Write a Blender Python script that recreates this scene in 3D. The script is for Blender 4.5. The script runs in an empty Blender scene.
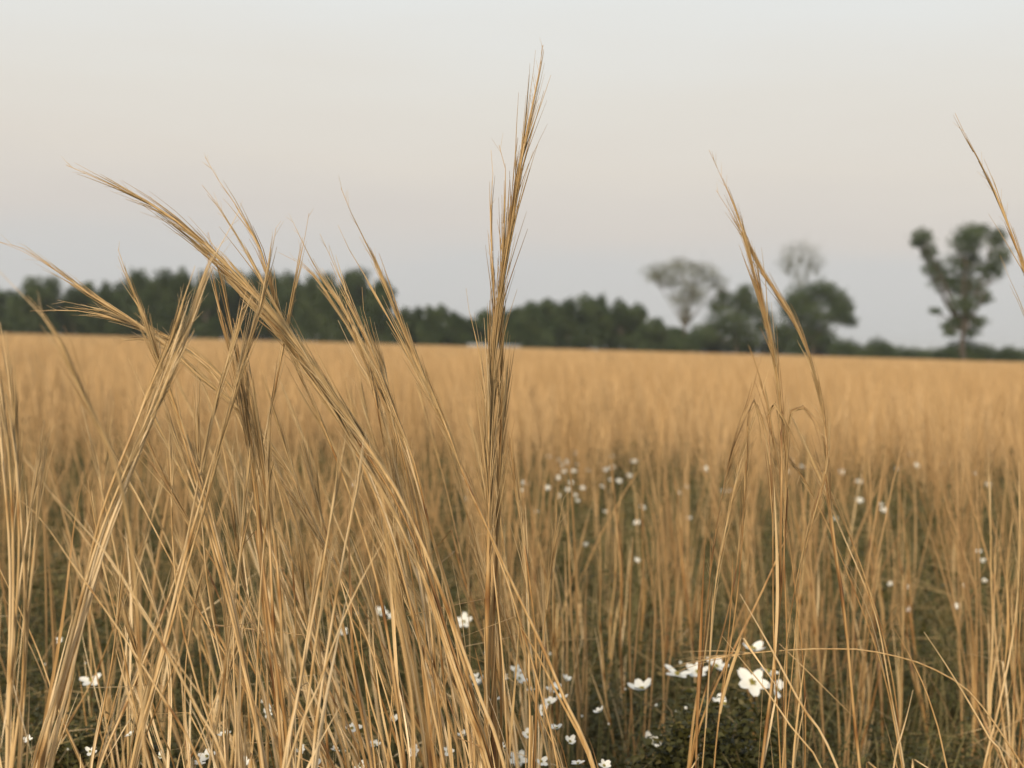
import bpy, math, random
import numpy as np

rng = np.random.default_rng(11)
random.seed(11)
R = math.radians
scene = bpy.context.scene
COL = scene.collection

# ------------------------------------------------------------------ camera frame
F = 1450.0                     # focal length in pixels at 1024 px width
CAM = np.array([0.0, 0.0, 0.85])
PITCH, ROLL = math.atan2(384 - 347.0, F), R(1.62)
fwd = np.array([0, math.cos(PITCH), -math.sin(PITCH)])
up0 = np.array([0, math.sin(PITCH), math.cos(PITCH)])
rt0 = np.array([1.0, 0, 0])
rt = rt0 * math.cos(ROLL) + up0 * math.sin(ROLL)
up = up0 * math.cos(ROLL) - rt0 * math.sin(ROLL)

def P(px, py, d):
    """world point seen at a picture position, d metres out along +Y"""
    v = fwd * F + rt * (px - 512) + up * (384 - py)
    return CAM + v * (d / v[1])

def ground_z(y):
    y = np.asarray(y, float)
    return np.clip((y - 15) * 0.0006, 0, 0.10)

# ------------------------------------------------------------------ mesh helpers
def new_mesh(name, verts, faces_list, mats, tone=None, smooth=False):
    """faces_list: list of int arrays (n, k)"""
    me = bpy.data.meshes.new(name)
    verts = np.asarray(verts, np.float32).reshape(-1, 3)
    faces_list = [np.asarray(f, np.int32) for f in faces_list if len(f)]
    nl = sum(f.size for f in faces_list); nf = sum(len(f) for f in faces_list)
    me.vertices.add(len(verts)); me.loops.add(nl); me.polygons.add(nf)
    me.vertices.foreach_set('co', verts.ravel())
    me.loops.foreach_set('vertex_index', np.concatenate([f.ravel() for f in faces_list]))
    tot = np.concatenate([np.full(len(f), f.shape[1], np.int32) for f in faces_list])
    st = np.concatenate([[0], np.cumsum(tot)[:-1]]).astype(np.int32)
    me.polygons.foreach_set('loop_start', st)
    me.polygons.foreach_set('loop_total', tot)
    if smooth:
        me.polygons.foreach_set('use_smooth', np.ones(nf, bool))
    me.update(calc_edges=True)
    if tone is not None:
        a = me.attributes.new('tone', 'FLOAT', 'POINT')
        a.data.foreach_set('value', np.asarray(tone, np.float32).ravel())
    for m in (mats if isinstance(mats, (list, tuple)) else [mats]):
        me.materials.append(m)
    return me

def link(name, me, parent=None, loc=None):
    o = bpy.data.objects.new(name, me)
    COL.objects.link(o)
    if parent is not None: o.parent = parent
    if loc is not None: o.location = loc
    return o

def tag(o, label=None, cat=None, group=None, kind=None):
    if label: o['label'] = label
    if cat: o['category'] = cat
    if group: o['group'] = group
    if kind: o['kind'] = kind
    return o

def norm(a):
    return a / (np.linalg.norm(a, axis=-1, keepdims=True) + 1e-12)

def tubes(C, Rd, S=5, ref=None):
    """C (M,K,3) centre lines, Rd (M,K) radii -> verts, quads"""
    C = np.asarray(C, float); M, K, _ = C.shape
    T = norm(np.gradient(C, axis=1))
    if ref is None:
        a = rng.uniform(0, 2 * np.pi, M)
        ref = np.stack([np.cos(a), np.sin(a), 0.13 * np.ones(M)], 1)
    U = norm(np.cross(T, ref[:, None, :])); V = np.cross(T, U)
    ang = np.arange(S) * 2 * np.pi / S
    W = C[:, :, None, :] + Rd[:, :, None, None] * (U[:, :, None, :] * np.cos(ang)[None, None, :, None] + V[:, :, None, :] * np.sin(ang)[None, None, :, None])
    idx = np.arange(M * K * S).reshape(M, K, S)
    a = idx[:, :-1, :]; b = np.roll(idx, -1, 2)[:, :-1, :]
    c = np.roll(idx, -1, 2)[:, 1:, :]; d = idx[:, 1:, :]
    return W.reshape(-1, 3), np.stack([a, b, c, d], -1).reshape(-1, 4)

def ribbons(C, Wd, side, fold=0.0, nrm=None):
    """C (M,K,3), Wd (M,K) half widths, side (M,3) or (M,K,3); fold>0 gives a V section"""
    C = np.asarray(C, float); M, K, _ = C.shape
    if side.ndim == 2: side = np.repeat(side[:, None, :], K, 1)
    if fold:
        T = norm(np.gradient(C, axis=1)); N = norm(np.cross(T, side))
        W = np.stack([C - side * Wd[..., None] + N * Wd[..., None] * fold, C, C + side * Wd[..., None] + N * Wd[..., None] * fold], 2); n = 3
    else:
        W = np.stack([C - side * Wd[..., None], C + side * Wd[..., None]], 2); n = 2
    idx = np.arange(M * K * n).reshape(M, K, n)
    q = np.stack([idx[:, :-1, :-1], idx[:, :-1, 1:], idx[:, 1:, 1:], idx[:, 1:, :-1]], -1).reshape(-1, 4)
    return W.reshape(-1, 3), q

class Acc:
    def __init__(s): s.v = []; s.f = []; s.t = []; s.n = 0
    def add(s, vf, tone):
        v, f = vf
        s.v.append(v); s.f.append(f + s.n); s.n += len(v)
        s.t.append(np.broadcast_to(np.asarray(tone, float).ravel() if np.ndim(tone) else np.full(len(v), tone), (len(v),)))
    def mesh(s, name, mat, smooth=False, origin=None):
        v = np.concatenate(s.v)
        if origin is not None: v = v - origin
        by = {}
        for f in s.f: by.setdefault(f.shape[1], []).append(f)
        return new_mesh(name, v, [np.concatenate(x) for x in by.values()], mat, np.concatenate(s.t), smooth)

def catmull(pts, n):
    pts = np.asarray(pts, float)
    p = np.vstack([2 * pts[0] - pts[1], pts, 2 * pts[-1] - pts[-2]])
    out = []
    for i in range(1, len(p) - 2):
        t = np.linspace(0, 1, 12, endpoint=False)[:, None]
        a, b, c, d = p[i - 1], p[i], p[i + 1], p[i + 2]
        out.append(0.5 * (2 * b + (c - a) * t + (2 * a - 5 * b + 4 * c - d) * t ** 2 + (3 * b - a - 3 * c + d) * t ** 3))
    q = np.vstack(out + [pts[-1:]])
    L = np.concatenate([[0], np.cumsum(np.linalg.norm(np.diff(q, axis=0), axis=1))])
    s = np.linspace(0, L[-1], n)
    return np.stack([np.interp(s, L, q[:, k]) for k in range(3)], 1), L[-1]

# ------------------------------------------------------------------ materials
def mat_base(name):
    m = bpy.data.materials.new(name); m.use_nodes = True
    nt = m.node_tree; nt.nodes.clear()
    return m, nt, nt.nodes.new('ShaderNodeOutputMaterial')

def ramp(nt, stops):
    r = nt.nodes.new('ShaderNodeValToRGB')
    el = r.color_ramp.elements
    while len(el) < len(stops): el.new(0.5)
    for e, (p, c) in zip(el, stops):
        e.position = p; e.color = (*c, 1)
    return r

def leafy(name, stops, noise_scale=(30, 30, 30), noise_amt=0.25, transl=0.25, rough=0.55, spec=0.3, tcol=None):
    m, nt, out = mat_base(name)
    N, L = nt.nodes, nt.links
    at = N.new('ShaderNodeAttribute'); at.attribute_name = 'tone'
    tc = N.new('ShaderNodeTexCoord'); mp = N.new('ShaderNodeMapping'); mp.inputs['Scale'].default_value = noise_scale
    nz = N.new('ShaderNodeTexNoise'); nz.inputs['Scale'].default_value = 1; nz.inputs['Detail'].default_value = 3
    L.new(tc.outputs['Object'], mp.inputs[0]); L.new(mp.outputs[0], nz.inputs[0])
    s = N.new('ShaderNodeMath'); s.operation = 'MULTIPLY_ADD'
    s.inputs[1].default_value = noise_amt * 2; s.inputs[2].default_value = -noise_amt
    L.new(nz.outputs[0], s.inputs[0])
    a = N.new('ShaderNodeMath'); a.operation = 'ADD'; a.use_clamp = True
    L.new(at.outputs['Fac'], a.inputs[0]); L.new(s.outputs[0], a.inputs[1])
    r = ramp(nt, stops); L.new(a.outputs[0], r.inputs[0])
    b = N.new('ShaderNodeBsdfPrincipled'); b.inputs['Roughness'].default_value = rough
    b.inputs['Specular IOR Level'].default_value = spec
    L.new(r.outputs[0], b.inputs['Base Color'])
    t = N.new('ShaderNodeBsdfTranslucent'); L.new(r.outputs[0], t.inputs[0])
    mx = N.new('ShaderNodeMixShader'); mx.inputs[0].default_value = transl
    L.new(b.outputs[0], mx.inputs[1]); L.new(t.outputs[0], mx.inputs[2]); L.new(mx.outputs[0], out.inputs[0])
    return m

STRAW_STOPS = [(0.0, (0.72, 0.56, 0.345)), (0.3, (0.62, 0.44, 0.22)), (0.55, (0.45, 0.28, 0.115)), (0.8, (0.27, 0.14, 0.048)), (1.0, (0.15, 0.072, 0.028))]
M_STRAW = leafy('straw', STRAW_STOPS, (260, 260, 9), 0.32, 0.2, 0.4, 0.45)
M_HEAD = leafy('seed_head_straw', [(0, (0.60, 0.46, 0.27)), (0.5, (0.47, 0.33, 0.16)), (1, (0.25, 0.15, 0.065))], (120, 120, 40), 0.2, 0.2, 0.6, 0.2)
M_FIELD = leafy('field_straw', [(0.0, (0.56, 0.39, 0.21)), (0.5, (0.44, 0.285, 0.132)), (1.0, (0.22, 0.125, 0.052))], (0.4, 0.4, 0.4), 0.12, 0.2, 0.6, 0.2)
M_GREEN = leafy('bramble_leaf', [(0, (0.038, 0.038, 0.011)), (0.5, (0.075, 0.072, 0.022)), (0.8, (0.14, 0.115, 0.038)), (1, (0.24, 0.16, 0.06))], (9, 9, 9), 0.2, 0.25, 0.5, 0.3)
M_THIN = leafy('thin_blade', [(0, (0.085, 0.09, 0.03)), (0.5, (0.20, 0.165, 0.07)), (1, (0.46, 0.34, 0.17))], (9, 9, 9), 0.2, 0.3, 0.6, 0.2)
M_TREE = leafy('tree_leaf', [(0, (0.027, 0.046, 0.018)), (0.5, (0.043, 0.066, 0.026)), (1, (0.070, 0.096, 0.040))], (0.25, 0.25, 0.25), 0.25, 0.2, 0.65, 0.15)
M_PALE = leafy('pale_tree_leaf', [(0, (0.10, 0.11, 0.075)), (1, (0.20, 0.21, 0.15))], (0.25, 0.25, 0.25), 0.25, 0.3, 0.65, 0.15)
M_BARK = leafy('bark', [(0, (0.05, 0.042, 0.034)), (1, (0.11, 0.095, 0.08))], (3, 3, 0.7), 0.4, 0.0, 0.85, 0.1)
M_PETAL = leafy('petal', [(0, (0.84, 0.84, 0.80)), (1, (0.70, 0.70, 0.62))], (60, 60, 60), 0.3, 0.3, 0.5, 0.3)
M_STAMEN = leafy('stamen', [(0, (0.42, 0.36, 0.10)), (1, (0.22, 0.20, 0.06))], (200, 200, 200), 0.3, 0.1, 0.6, 0.2)
M_STEM = leafy('green_stem', [(0, (0.06, 0.085, 0.025)), (1, (0.16, 0.10, 0.05))], (60, 60, 20), 0.3, 0.1, 0.5, 0.3)

def ground_mat():
    m, nt, out = mat_base('field_soil'); N, L = nt.nodes, nt.links
    tc = N.new('ShaderNodeTexCoord')
    n1 = N.new('ShaderNodeTexNoise'); n1.inputs['Scale'].default_value = 14; n1.inputs['Detail'].default_value = 6
    L.new(tc.outputs['Object'], n1.inputs[0])
    r1 = ramp(nt, [(0.3, (0.035, 0.028, 0.014)), (0.55, (0.08, 0.062, 0.030)), (0.75, (0.20, 0.145, 0.07))])
    L.new(n1.outputs[0], r1.inputs[0])
    b = N.new('ShaderNodeBsdfPrincipled'); b.inputs['Roughness'].default_value = 0.95; b.inputs['Specular IOR Level'].default_value = 0.1
    L.new(r1.outputs[0], b.inputs['Base Color']); L.new(b.outputs[0], out.inputs[0])
    bp = N.new('ShaderNodeBump'); bp.inputs['Strength'].default_value = 0.6; bp.inputs['Distance'].default_value = 0.02
    L.new(n1.outputs[0], bp.inputs['Height']); L.new(bp.outputs[0], b.inputs['Normal'])
    return m

def plain(name, col, rough=0.7, var=0.15, scale=6):
    m, nt, out = mat_base(name); N, L = nt.nodes, nt.links
    tc = N.new('ShaderNodeTexCoord'); nz = N.new('ShaderNodeTexNoise'); nz.inputs['Scale'].default_value = scale
    L.new(tc.outputs['Object'], nz.inputs[0])
    r = ramp(nt, [(0.3, tuple(c * (1 - var) for c in col)), (0.7, tuple(min(1, c * (1 + var)) for c in col))])
    L.new(nz.outputs[0], r.inputs[0])
    b = N.new('ShaderNodeBsdfPrincipled'); b.inputs['Roughness'].default_value = rough
    L.new(r.outputs[0], b.inputs['Base Color']); L.new(b.outputs[0], out.inputs[0])
    return m

# ------------------------------------------------------------------ ground
ys = np.concatenate([np.linspace(-40, 15, 8), np.linspace(20, 210, 24), np.linspace(260, 4000, 12)])
xs = np.linspace(-2500, 2500, 41)
gx, gy = np.meshgrid(xs, ys)
gv = np.stack([gx, gy, ground_z(gy)], -1).reshape(-1, 3)
gi = np.arange(len(ys) * len(xs)).reshape(len(ys), len(xs))
gq = np.stack([gi[:-1, :-1], gi[:-1, 1:], gi[1:, 1:], gi[1:, :-1]], -1).reshape(-1, 4)
tag(link('ground', new_mesh('ground', gv, [gq], ground_mat(), None, True)), kind='structure')

# ------------------------------------------------------------------ single grass stalks
def sample(C, t):
    K = len(C) - 1
    t = np.clip(np.asarray(t, float), 0, 1) * K
    i = np.minimum(t.astype(int), K - 1); f = (t - i)[..., None]
    return C[i] * (1 - f) + C[i + 1] * f

def stalk(path, d, label, group=None, lean=0.0, r=0.0020, tone=0.35, head=0.34, strands=26, blades=3, spread=1.0, jit=0, dv=1.25, name='grass_stalk', bl=(0.12, 0.34)):
    """path: picture points from tip down; lean: how much deeper the tip stands than the foot"""
    n = len(path)
    jx = rng.normal(0, jit, 2)
    pts = []
    for i, (x, y) in enumerate(path):
        k = 1 - i / max(1, n - 1)
        pts.append(P(x + jx[0] * (1 - 0.3 * k) + jit * rng.normal(0, .12), y, d + lean * k + rng.normal(0, .004)))
    v = pts[-1] - pts[-2]; v = v / np.linalg.norm(v)
    v = v * 0.8 + np.array([0, 0, -0.35]); 
    z = pts[-1][2] + 0.02
    if z > 0.06 and v[2] < -0.05:
        s = z / -v[2]
        pts += [pts[-1] + v * s * 0.5, pts[-1] + v * s + np.array([0, 0, 0])]
    pts = np.array(pts[::-1])
    C, Ln = catmull(pts, 40)
    wv = np.linspace(0, 1, 40)
    for ax_ in (0, 1):
        C[:, ax_] += .0016 * np.sin(wv * rng.uniform(14, 24) + rng.uniform(0, 6)) * np.sin(np.pi * wv) + .004 * np.sin(wv * rng.uniform(4, 8) + rng.uniform(0, 6)) * np.sin(np.pi * wv)
    base = C[0].copy(); base[2] = max(0.0, C[0][2])
    root = bpy.data.objects.new(name, None); root.empty_display_size = 0.05
    COL.objects.link(root); root.location = base
    tag(root, label, 'grass stalk', group)
    tt = np.linspace(0, 1, 40)
    rad = r * (1 - 0.72 * tt ** 1.1) * np.clip((1.01 - tt) / .09, .35, 1)
    ton = np.full(40, tone) + 0.06 * np.sin(tt * 17 + rng.uniform(0, 6))
    for nd in np.arange(rng.uniform(.05, .12), 0.85, 0.15):
        g = np.exp(-((tt - nd) / 0.009) ** 2); rad = rad * (1 + 0.35 * g); ton = ton + 0.5 * g
    a = Acc(); a.add(tubes(C[None], rad[None], 6), np.repeat(ton, 6))
    link('culm', a.mesh('culm', M_STRAW, True, base), root)
    T = norm(np.gradient(C, axis=0))
    # sheathing leaf blades
    for b in range(blades):
        t0 = rng.uniform(0.08, 0.5); ln = min(rng.uniform(*bl), (.82 - t0) * Ln)
        ss = np.linspace(0, 1, 12)
        cc = sample(C, t0 + ss * ln / Ln)
        ax = T[int(t0 * 39)]
        q = norm(np.cross(ax, rng.normal(0, 1, 3)))
        off = abs(rng.normal(0, 0.022)) + 0.003
        cc = cc + q * (r * 0.9 + off * ss[:, None] ** 1.7)
        if rng.random() < 0.24:                         # tip broken over
            kk = ss > rng.uniform(.4, .7)
            i0 = np.argmax(kk); pv = cc[i0].copy()
            dirn = norm(q * 1.0 + np.array([0, 0, rng.uniform(-0.9, 0.1)]))
            cc[i0:] = pv + dirn * (ss[i0:, None] - ss[i0]) * ln
        side = norm(np.cross(ax, q))
        w = rng.uniform(.0010, .0018) * np.clip((1 - ss) * 2.2, 0, 1) ** 0.8 + 0.00015
        tw = ss[:, None] * rng.normal(0, 1.6) + rng.normal(0, .4)
        side = norm(side * np.cos(tw) + q * np.sin(tw))
        a = Acc(); a.add(ribbons(cc[None], w[None], side[None], 0.4), np.clip(tone + rng.normal(-.05, .22), 0, .9))
        link('leaf_blade', a.mesh('leaf_blade', M_STRAW, True, base), root)
    # feathery seed head: close-set racemes
    if strands >= 8:
        a = Acc(); K = 7
        ln = rng.uniform(.035, .085, strands) * spread
        t0 = (1 - head) + np.maximum(head - ln / Ln, .01) * rng.beta(1.2, 1.5, strands)
        ss = np.linspace(0, 1, K)
        st = np.zeros((strands, K, 3))
        q = norm(np.cross(sample(np.vstack([T, T[-1:]]), t0), rng.normal(0, 1, (strands, 3))))
        dev = (np.abs(rng.normal(0, 0.052, strands)) + 0.012) * dv
        ax = norm(sample(T, t0))
        o = sample(C, t0)
        for i in range(strands):
            c1 = sample(C, np.minimum(1, t0[i] + ss * ln[i] / Ln))
            over = np.maximum(0, t0[i] + ss * ln[i] / Ln - 1) * Ln
            c1 = c1 + T[-1] * over[:, None]
            st[i] = c1 + q[i] * (0.0006 + dev[i] * ln[i] * ss[:, None] ** rng.uniform(.8, 1.5))
        w = np.outer(rng.uniform(.00055, .0010, strands), 1 - 0.8 * ss)
        a.add(tubes(st, w, 3), np.repeat(np.clip(tone + .1 + rng.normal(0, .2, strands), 0, 1), K * 3))
        nb = max(1, strands // 3)                              # flat bracts lying along the stem
        tb = 1 - head * rng.uniform(0.25, 1.1, nb) - .02; lb = rng.uniform(.03, .06, nb)
        cb = np.stack([sample(C, np.minimum(1, tb[i] + ss * lb[i] / Ln)) for i in range(nb)])
        qb = norm(np.cross(ax[:nb], rng.normal(0, 1, (nb, 3))))
        cb = cb + qb[:, None, :] * (0.001 + 0.05 * (lb[:, None] * ss[None])[..., None])
        wb = np.outer(rng.uniform(.0006, .0012, nb), np.sin(np.pi * np.clip(ss * .9 + .1, 0, 1)) + .05)
        a.add(ribbons(cb, wb, norm(np.cross(ax[:nb], qb)), 0.4), np.repeat(np.clip(tone + .12 + rng.normal(0, .15, nb), 0, 1), K * 3))
        nh = strands // 2                                    # pale silky hairs
        th = 1 - head * rng.uniform(0, 1, nh); oh = sample(C, th); ah = norm(sample(T, th))
        qh = norm(np.cross(ah, rng.normal(0, 1, (nh, 3))))
        lh = rng.uniform(.008, .02, nh)
        sh = np.linspace(0, 1, 3)
        ch = oh[:, None] + (ah[:, None] * 0.9 + qh[:, None] * 0.42) * (lh[:, None] * sh)[..., None]
        a.add(tubes(ch, np.tile([.00022, .00018, .0001], (nh, 1)), 3), 0.02)
        link('seed_head', a.mesh('seed_head', M_HEAD, False, base), root)
    return root

def bundle(path, n, d, label, group, jit=5, lens=None, **kw):
    for i in range(n):
        p = list(path)
        if i:                                           # companions end lower
            cut = rng.integers(0, max(1, len(p) // 3) + 1)
            p = p[cut:]
            k = rng.uniform(-.02, .03)
            p = [(x + (y - 768) * k, y) for x, y in p]
        kw2 = dict(kw)
        kw2['tone'] = float(np.clip(kw.get('tone', .35) + rng.normal(0, .16), .03, .9))
        stalk(p, d + rng.normal(0, .02) * (i > 0), label, group, jit=jit if i else 0, **kw2)

# --- the tall stalk in the middle
stalk([(543, 45), (537, 80), (527, 125), (519, 165), (513, 205), (506, 255), (499, 305), (495, 350), (492, 430), (491, 520), (490, 650), (489, 768)], 1.5,
      'tallest straw stalk, upright in the centre with a thick feathery seed head against the sky', r=.0034, tone=.5, head=.46, strands=230, blades=5, spread=1.5, dv=1.7)
stalk([(491, 150), (493, 175), (491, 215), (493, 260), (496, 300), (494, 350), (487, 450), (486, 560), (485, 680), (484, 768)], 1.51,
      'thin stalk hugging the left side of the tallest centre stalk, with a loose wispy top', r=.002, tone=.42, head=.36, strands=26, blades=3)
stalk([(499, 145), (505, 160), (505, 200), (502, 260), (499, 330), (498, 450), (497, 600), (496, 768)], 1.515,
      'stalk pressed against the right side of the tallest one, ending halfway up its seed head', r=.0026, tone=.55, head=.4, strands=60, blades=4)
stalk([(466, 288), (470, 315), (478, 345), (484, 385), (487, 430), (488, 520), (492, 650), (497, 768)], 1.53,
      'short stalk splaying left from the base of the tallest seed head over the tree line', r=.0018, tone=.4, head=.3, strands=16, blades=3)
stalk([(484, 318), (486, 345), (489, 390), (490, 450), (494, 560), (502, 700), (506, 768)], 1.5,
      'shortest stalk beside the tallest centre stalk, its tip just above the field edge', r=.0017, tone=.3, head=.2, strands=10, blades=2)
stalk([(510, 335), (508, 365), (503, 430), (500, 520), (503, 640), (504, 768)], 1.55,
      'low stalk just right of the tallest centre stalk, tip level with the field edge', r=.0018, tone=.45, head=.2, strands=10, blades=3)

# --- left thicket: hand-placed stalks
G = 'golden stalks leaning together in the left thicket'
bundle([(66, 165), (92, 176), (125, 191), (165, 212), (205, 243), (250, 288), (290, 335), (330, 390), (368, 445), (403, 500), (432, 565), (455, 630), (478, 700), (500, 768)], 1, 1.42,
       'longest arching stalk, bowed far left over the trees with a dense seed head', None, r=.0027, tone=.42, head=.36, strands=120, blades=5, spread=1.2, dv=1.7)
bundle([(150, 206), (205, 250), (250, 296), (290, 342), (330, 396), (364, 448), (395, 500), (425, 570), (448, 640), (470, 705), (490, 768)], 4, 1.44,
       'golden stalk in the bundle running under the longest arching stalk', 'stalks bundled under the longest arching stalk', jit=4, r=.0024, tone=.4, head=.3, strands=34, blades=4, spread=1.1)
stalk([(0, 242), (18, 246), (34, 254), (60, 273), (100, 300), (135, 320), (170, 346), (205, 378), (240, 406), (275, 450), (305, 500), (330, 570), (350, 660), (370, 768)], 1.6,
      'stalk drooping to the left picture edge in a long curve below the longest arching stalk', r=.0022, tone=.42, head=.4, strands=60, blades=3, spread=1.1)
stalk([(-6, 240), (20, 250), (52, 268), (95, 299), (132, 322), (172, 350), (210, 385), (250, 430), (290, 510), (315, 600), (330, 768)], 1.61,
      'thinner stalk lying alongside the one that droops to the left picture edge', r=.0018, tone=.4, head=.4, strands=40, blades=2)
stalk([(57, 300), (85, 306), (110, 312), (140, 327), (170, 338), (205, 362), (240, 400), (270, 460), (290, 540), (300, 650), (305, 768)], 1.62,
      'slim stalk bent almost flat leftward in front of the dark trees', r=.0016, tone=.38, head=.3, strands=26, blades=2)
stalk([(30, 311), (70, 310), (110, 317), (150, 331), (185, 348), (215, 375), (245, 430), (262, 520), (268, 640), (270, 768)], 1.63,
      'slim stalk lying level just under another flat one before the dark trees', r=.0016, tone=.35, head=.26, strands=20, blades=2)
stalk([(104, 346), (135, 338), (160, 344), (190, 366), (215, 410), (232, 490), (245, 620), (250, 768)], 1.75,
      'faint low stalk whose tip hangs over the left field just below its far edge', r=.0015, tone=.4, head=.2, strands=14, blades=2)
bundle([(118, 249), (124, 264), (129, 284), (140, 303), (150, 335), (165, 380), (181, 430), (197, 485), (215, 545), (232, 610), (248, 690), (262, 768)], 1, 1.4,
       'stalk with a crooked wispy tip crossing in front of the left trees', None, r=.0026, tone=.22, head=.22, strands=26, blades=4)
bundle([(140, 303), (150, 335), (165, 382), (182, 434), (199, 488), (217, 548), (235, 612), (250, 690), (265, 768)], 3, 1.41,
       'pale golden stalk packed around the one with the crooked wispy tip', 'pale stalks around the crooked tip', jit=5, r=.0025, tone=.2, head=.12, strands=12, blades=4)
bundle([(240, 209), (224, 240), (207, 272), (192, 318), (170, 372), (148, 430), (126, 480), (105, 535), (85, 605), (64, 685), (42, 768)], 1, 1.3,
       'long stalk leaning right with its tip crossing the thin stalks in the sky', None, r=.0028, tone=.2, head=.22, strands=30, blades=5)
bundle([(212, 266), (200, 300), (186, 338), (168, 380), (146, 435), (126, 484), (106, 538), (86, 606), (65, 686), (44, 768)], 5, 1.3,
       'pale golden stalk in the thick right-leaning bundle rising from the lower left', 'thick right-leaning bundle at lower left', jit=6, r=.0028, tone=.2, head=.16, strands=14, blades=5)
stalk([(205, 157), (216, 176), (231, 197), (246, 222), (258, 246), (265, 262), (272, 295), (285, 335), (302, 380), (328, 440), (352, 510), (376, 600), (394, 690), (405, 768)], 1.5,
      'slender stalk with the highest tip in the left thicket, curving up into pale sky', r=.0021, tone=.42, head=.3, strands=34, blades=3)
stalk([(202, 185), (213, 197), (226, 217), (243, 246), (258, 272), (275, 305), (300, 345), (335, 400), (365, 462), (392, 530), (415, 620), (432, 700), (445, 768)], 1.48,
      'slender stalk parallel to the highest left one with a side wisp near its tip', r=.0021, tone=.4, head=.3, strands=32, blades=3)
bundle([(208, 232), (213, 250), (221, 278), (230, 318), (239, 355), (247, 400), (255, 455), (262, 520), (269, 600), (277, 690), (283, 768)], 4, 1.45,
       'brown upright stalk in the darker bundle left of the thicket centre', 'darker brown upright bundle', jit=4, r=.0026, tone=.55, head=.25, strands=26, blades=5)
bundle([(276, 228), (272, 250), (266, 280), (258, 312), (247, 348), (234, 395), (219, 448), (204, 505), (188, 565), (170, 635), (151, 705), (134, 768)], 3, 1.38,
       'pale stalk leaning right with a brush-like tip standing over the trees', 'pale right-leaning stalks with brush tips', jit=5, r=.0024, tone=.2, head=.18, strands=24, blades=4)
stalk([(309, 213), (304, 240), (297, 272), (288, 318), (278, 370), (265, 430), (252, 500), (238, 590), (224, 690), (212, 768)], 1.5,
      'thin stalk tilting right with a needle tip, right of the brush-tipped stalks', r=.002, tone=.32, head=.2, strands=18, blades=3)
stalk([(293, 222), (306, 250), (320, 276), (336, 298), (352, 326), (370, 362), (392, 420), (412, 490), (432, 580), (452, 690), (462, 768)], 1.6,
      'thin stalk leaning left whose tip crosses the needle-tipped stalk', r=.0019, tone=.42, head=.28, strands=24, blades=3)
stalk([(278, 252), (300, 264), (318, 282), (338, 312), (360, 350), (388, 420), (406, 500), (420, 620), (430, 768)], 1.66,
      'wiry stalk with a long bent tip over the trees in the thicket middle', r=.0016, tone=.45, head=.2, strands=12, blades=2)
bundle([(341, 188), (347, 203), (357, 225), (371, 252), (386, 285), (402, 325), (420, 365), (438, 402), (455, 440), (470, 480), (490, 525), (514, 582), (540, 642), (566, 708), (592, 768)], 1, 1.46,
       'straight bright stalk leaning left with a neat pointed head, passing behind the tallest one', None, r=.0025, tone=.26, head=.3, strands=52, blades=4, spread=1.1)
stalk([(338, 225), (352, 255), (368, 280), (386, 312), (404, 345), (424, 385), (444, 425), (462, 470), (484, 530), (510, 600), (538, 690), (555, 768)], 1.49,
      'wispy stalk just left of the neat pointed head, almost parallel', r=.0016, tone=.4, head=.3, strands=20, blades=2)
bundle([(320, 234), (333, 262), (348, 296), (364, 332), (380, 368), (394, 410), (410, 462), (426, 525), (444, 600), (460, 690), (470, 768)], 2, 1.52,
       'grey-gold stalk leaning left between the arching bundle and the neat pointed head', 'grey-gold stalks in the thicket middle', jit=9, r=.0021, tone=.36, head=.28, strands=16, blades=3)
bundle([(322, 268), (336, 290), (350, 320), (366, 352), (386, 392), (400, 445), (415, 520), (428, 610), (440, 768)], 2, 1.56,
       'short feathery stalk over the tree line in the right part of the thicket', 'short feathery stalks over the tree line', jit=10, r=.0018, tone=.34, head=.26, strands=14, blades=2)
bundle([(362, 287), (365, 318), (376, 345), (388, 382), (402, 440), (418, 520), (436, 620), (450, 768)], 2, 1.55,
       'slightly kinked stalk rising over the trees left of the neat pointed head', 'kinked stalks left of the neat pointed head', jit=9, r=.0018, tone=.36, head=.24, strands=12, blades=2)
bundle([(345, 440), (336, 490), (325, 550), (312, 620), (299, 700), (288, 768)], 4, 1.28,
       'pale thick stalk fanning up from the bottom edge, tilted slightly right', 'pale fan at the bottom of the thicket', jit=8, r=.0026, tone=.15, head=.1, strands=8, blades=5)
stalk([(395, 523), (368, 566), (342, 618), (316, 688), (284, 768)], 1.2, 'lone thin stalk slanting steeply right across the bottom of the thicket', r=.0019, tone=.2, head=.1, strands=4, blades=1, bl=(.08, .16))
stalk([(52, 494), (80, 524), (110, 560), (140, 608), (172, 660), (201, 714), (226, 768)], 1.15, 'broken bare stalk slanting down right across the lower left corner area', r=.0022, tone=.25, head=.08, strands=4, blades=1, bl=(.08, .16))
stalk([(128, 640), (70, 560), (42, 520), (20, 500), (0, 480)][::-1] + [(168, 700), (205, 768)], 1.25, 'thin bare stalk slanting behind the thick right-leaning bundle at lower left', r=.0019, tone=.35, head=.06, strands=3, blades=1)
bundle([(0, 322), (7, 366), (12, 420), (15, 480), (18, 560), (17, 640), (13, 700), (9, 768)], 4, 1.2,
       'upright golden stalk in the bundle cut by the left picture edge', 'upright bundle at the left picture edge', jit=5, r=.0023, tone=.25, head=.14, strands=10, blades=5)
bundle([(50, 420), (42, 470), (32, 540), (25, 610), (20, 700), (17, 768)], 3, 1.24,
       'stalk tilted right in front of the left edge bundle', 'tilted stalks before the left edge bundle', jit=4, r=.002, tone=.25, head=.12, strands=8, blades=4)
stalk([(-4, 268), (25, 297), (55, 330), (75, 370), (95, 415), (112, 452), (130, 520), (140, 620), (145, 768)], 1.0, 'soft out-of-focus stalk curving up to the left edge over the field', r=.0018, tone=.35, head=.25, strands=16, blades=2)
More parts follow.
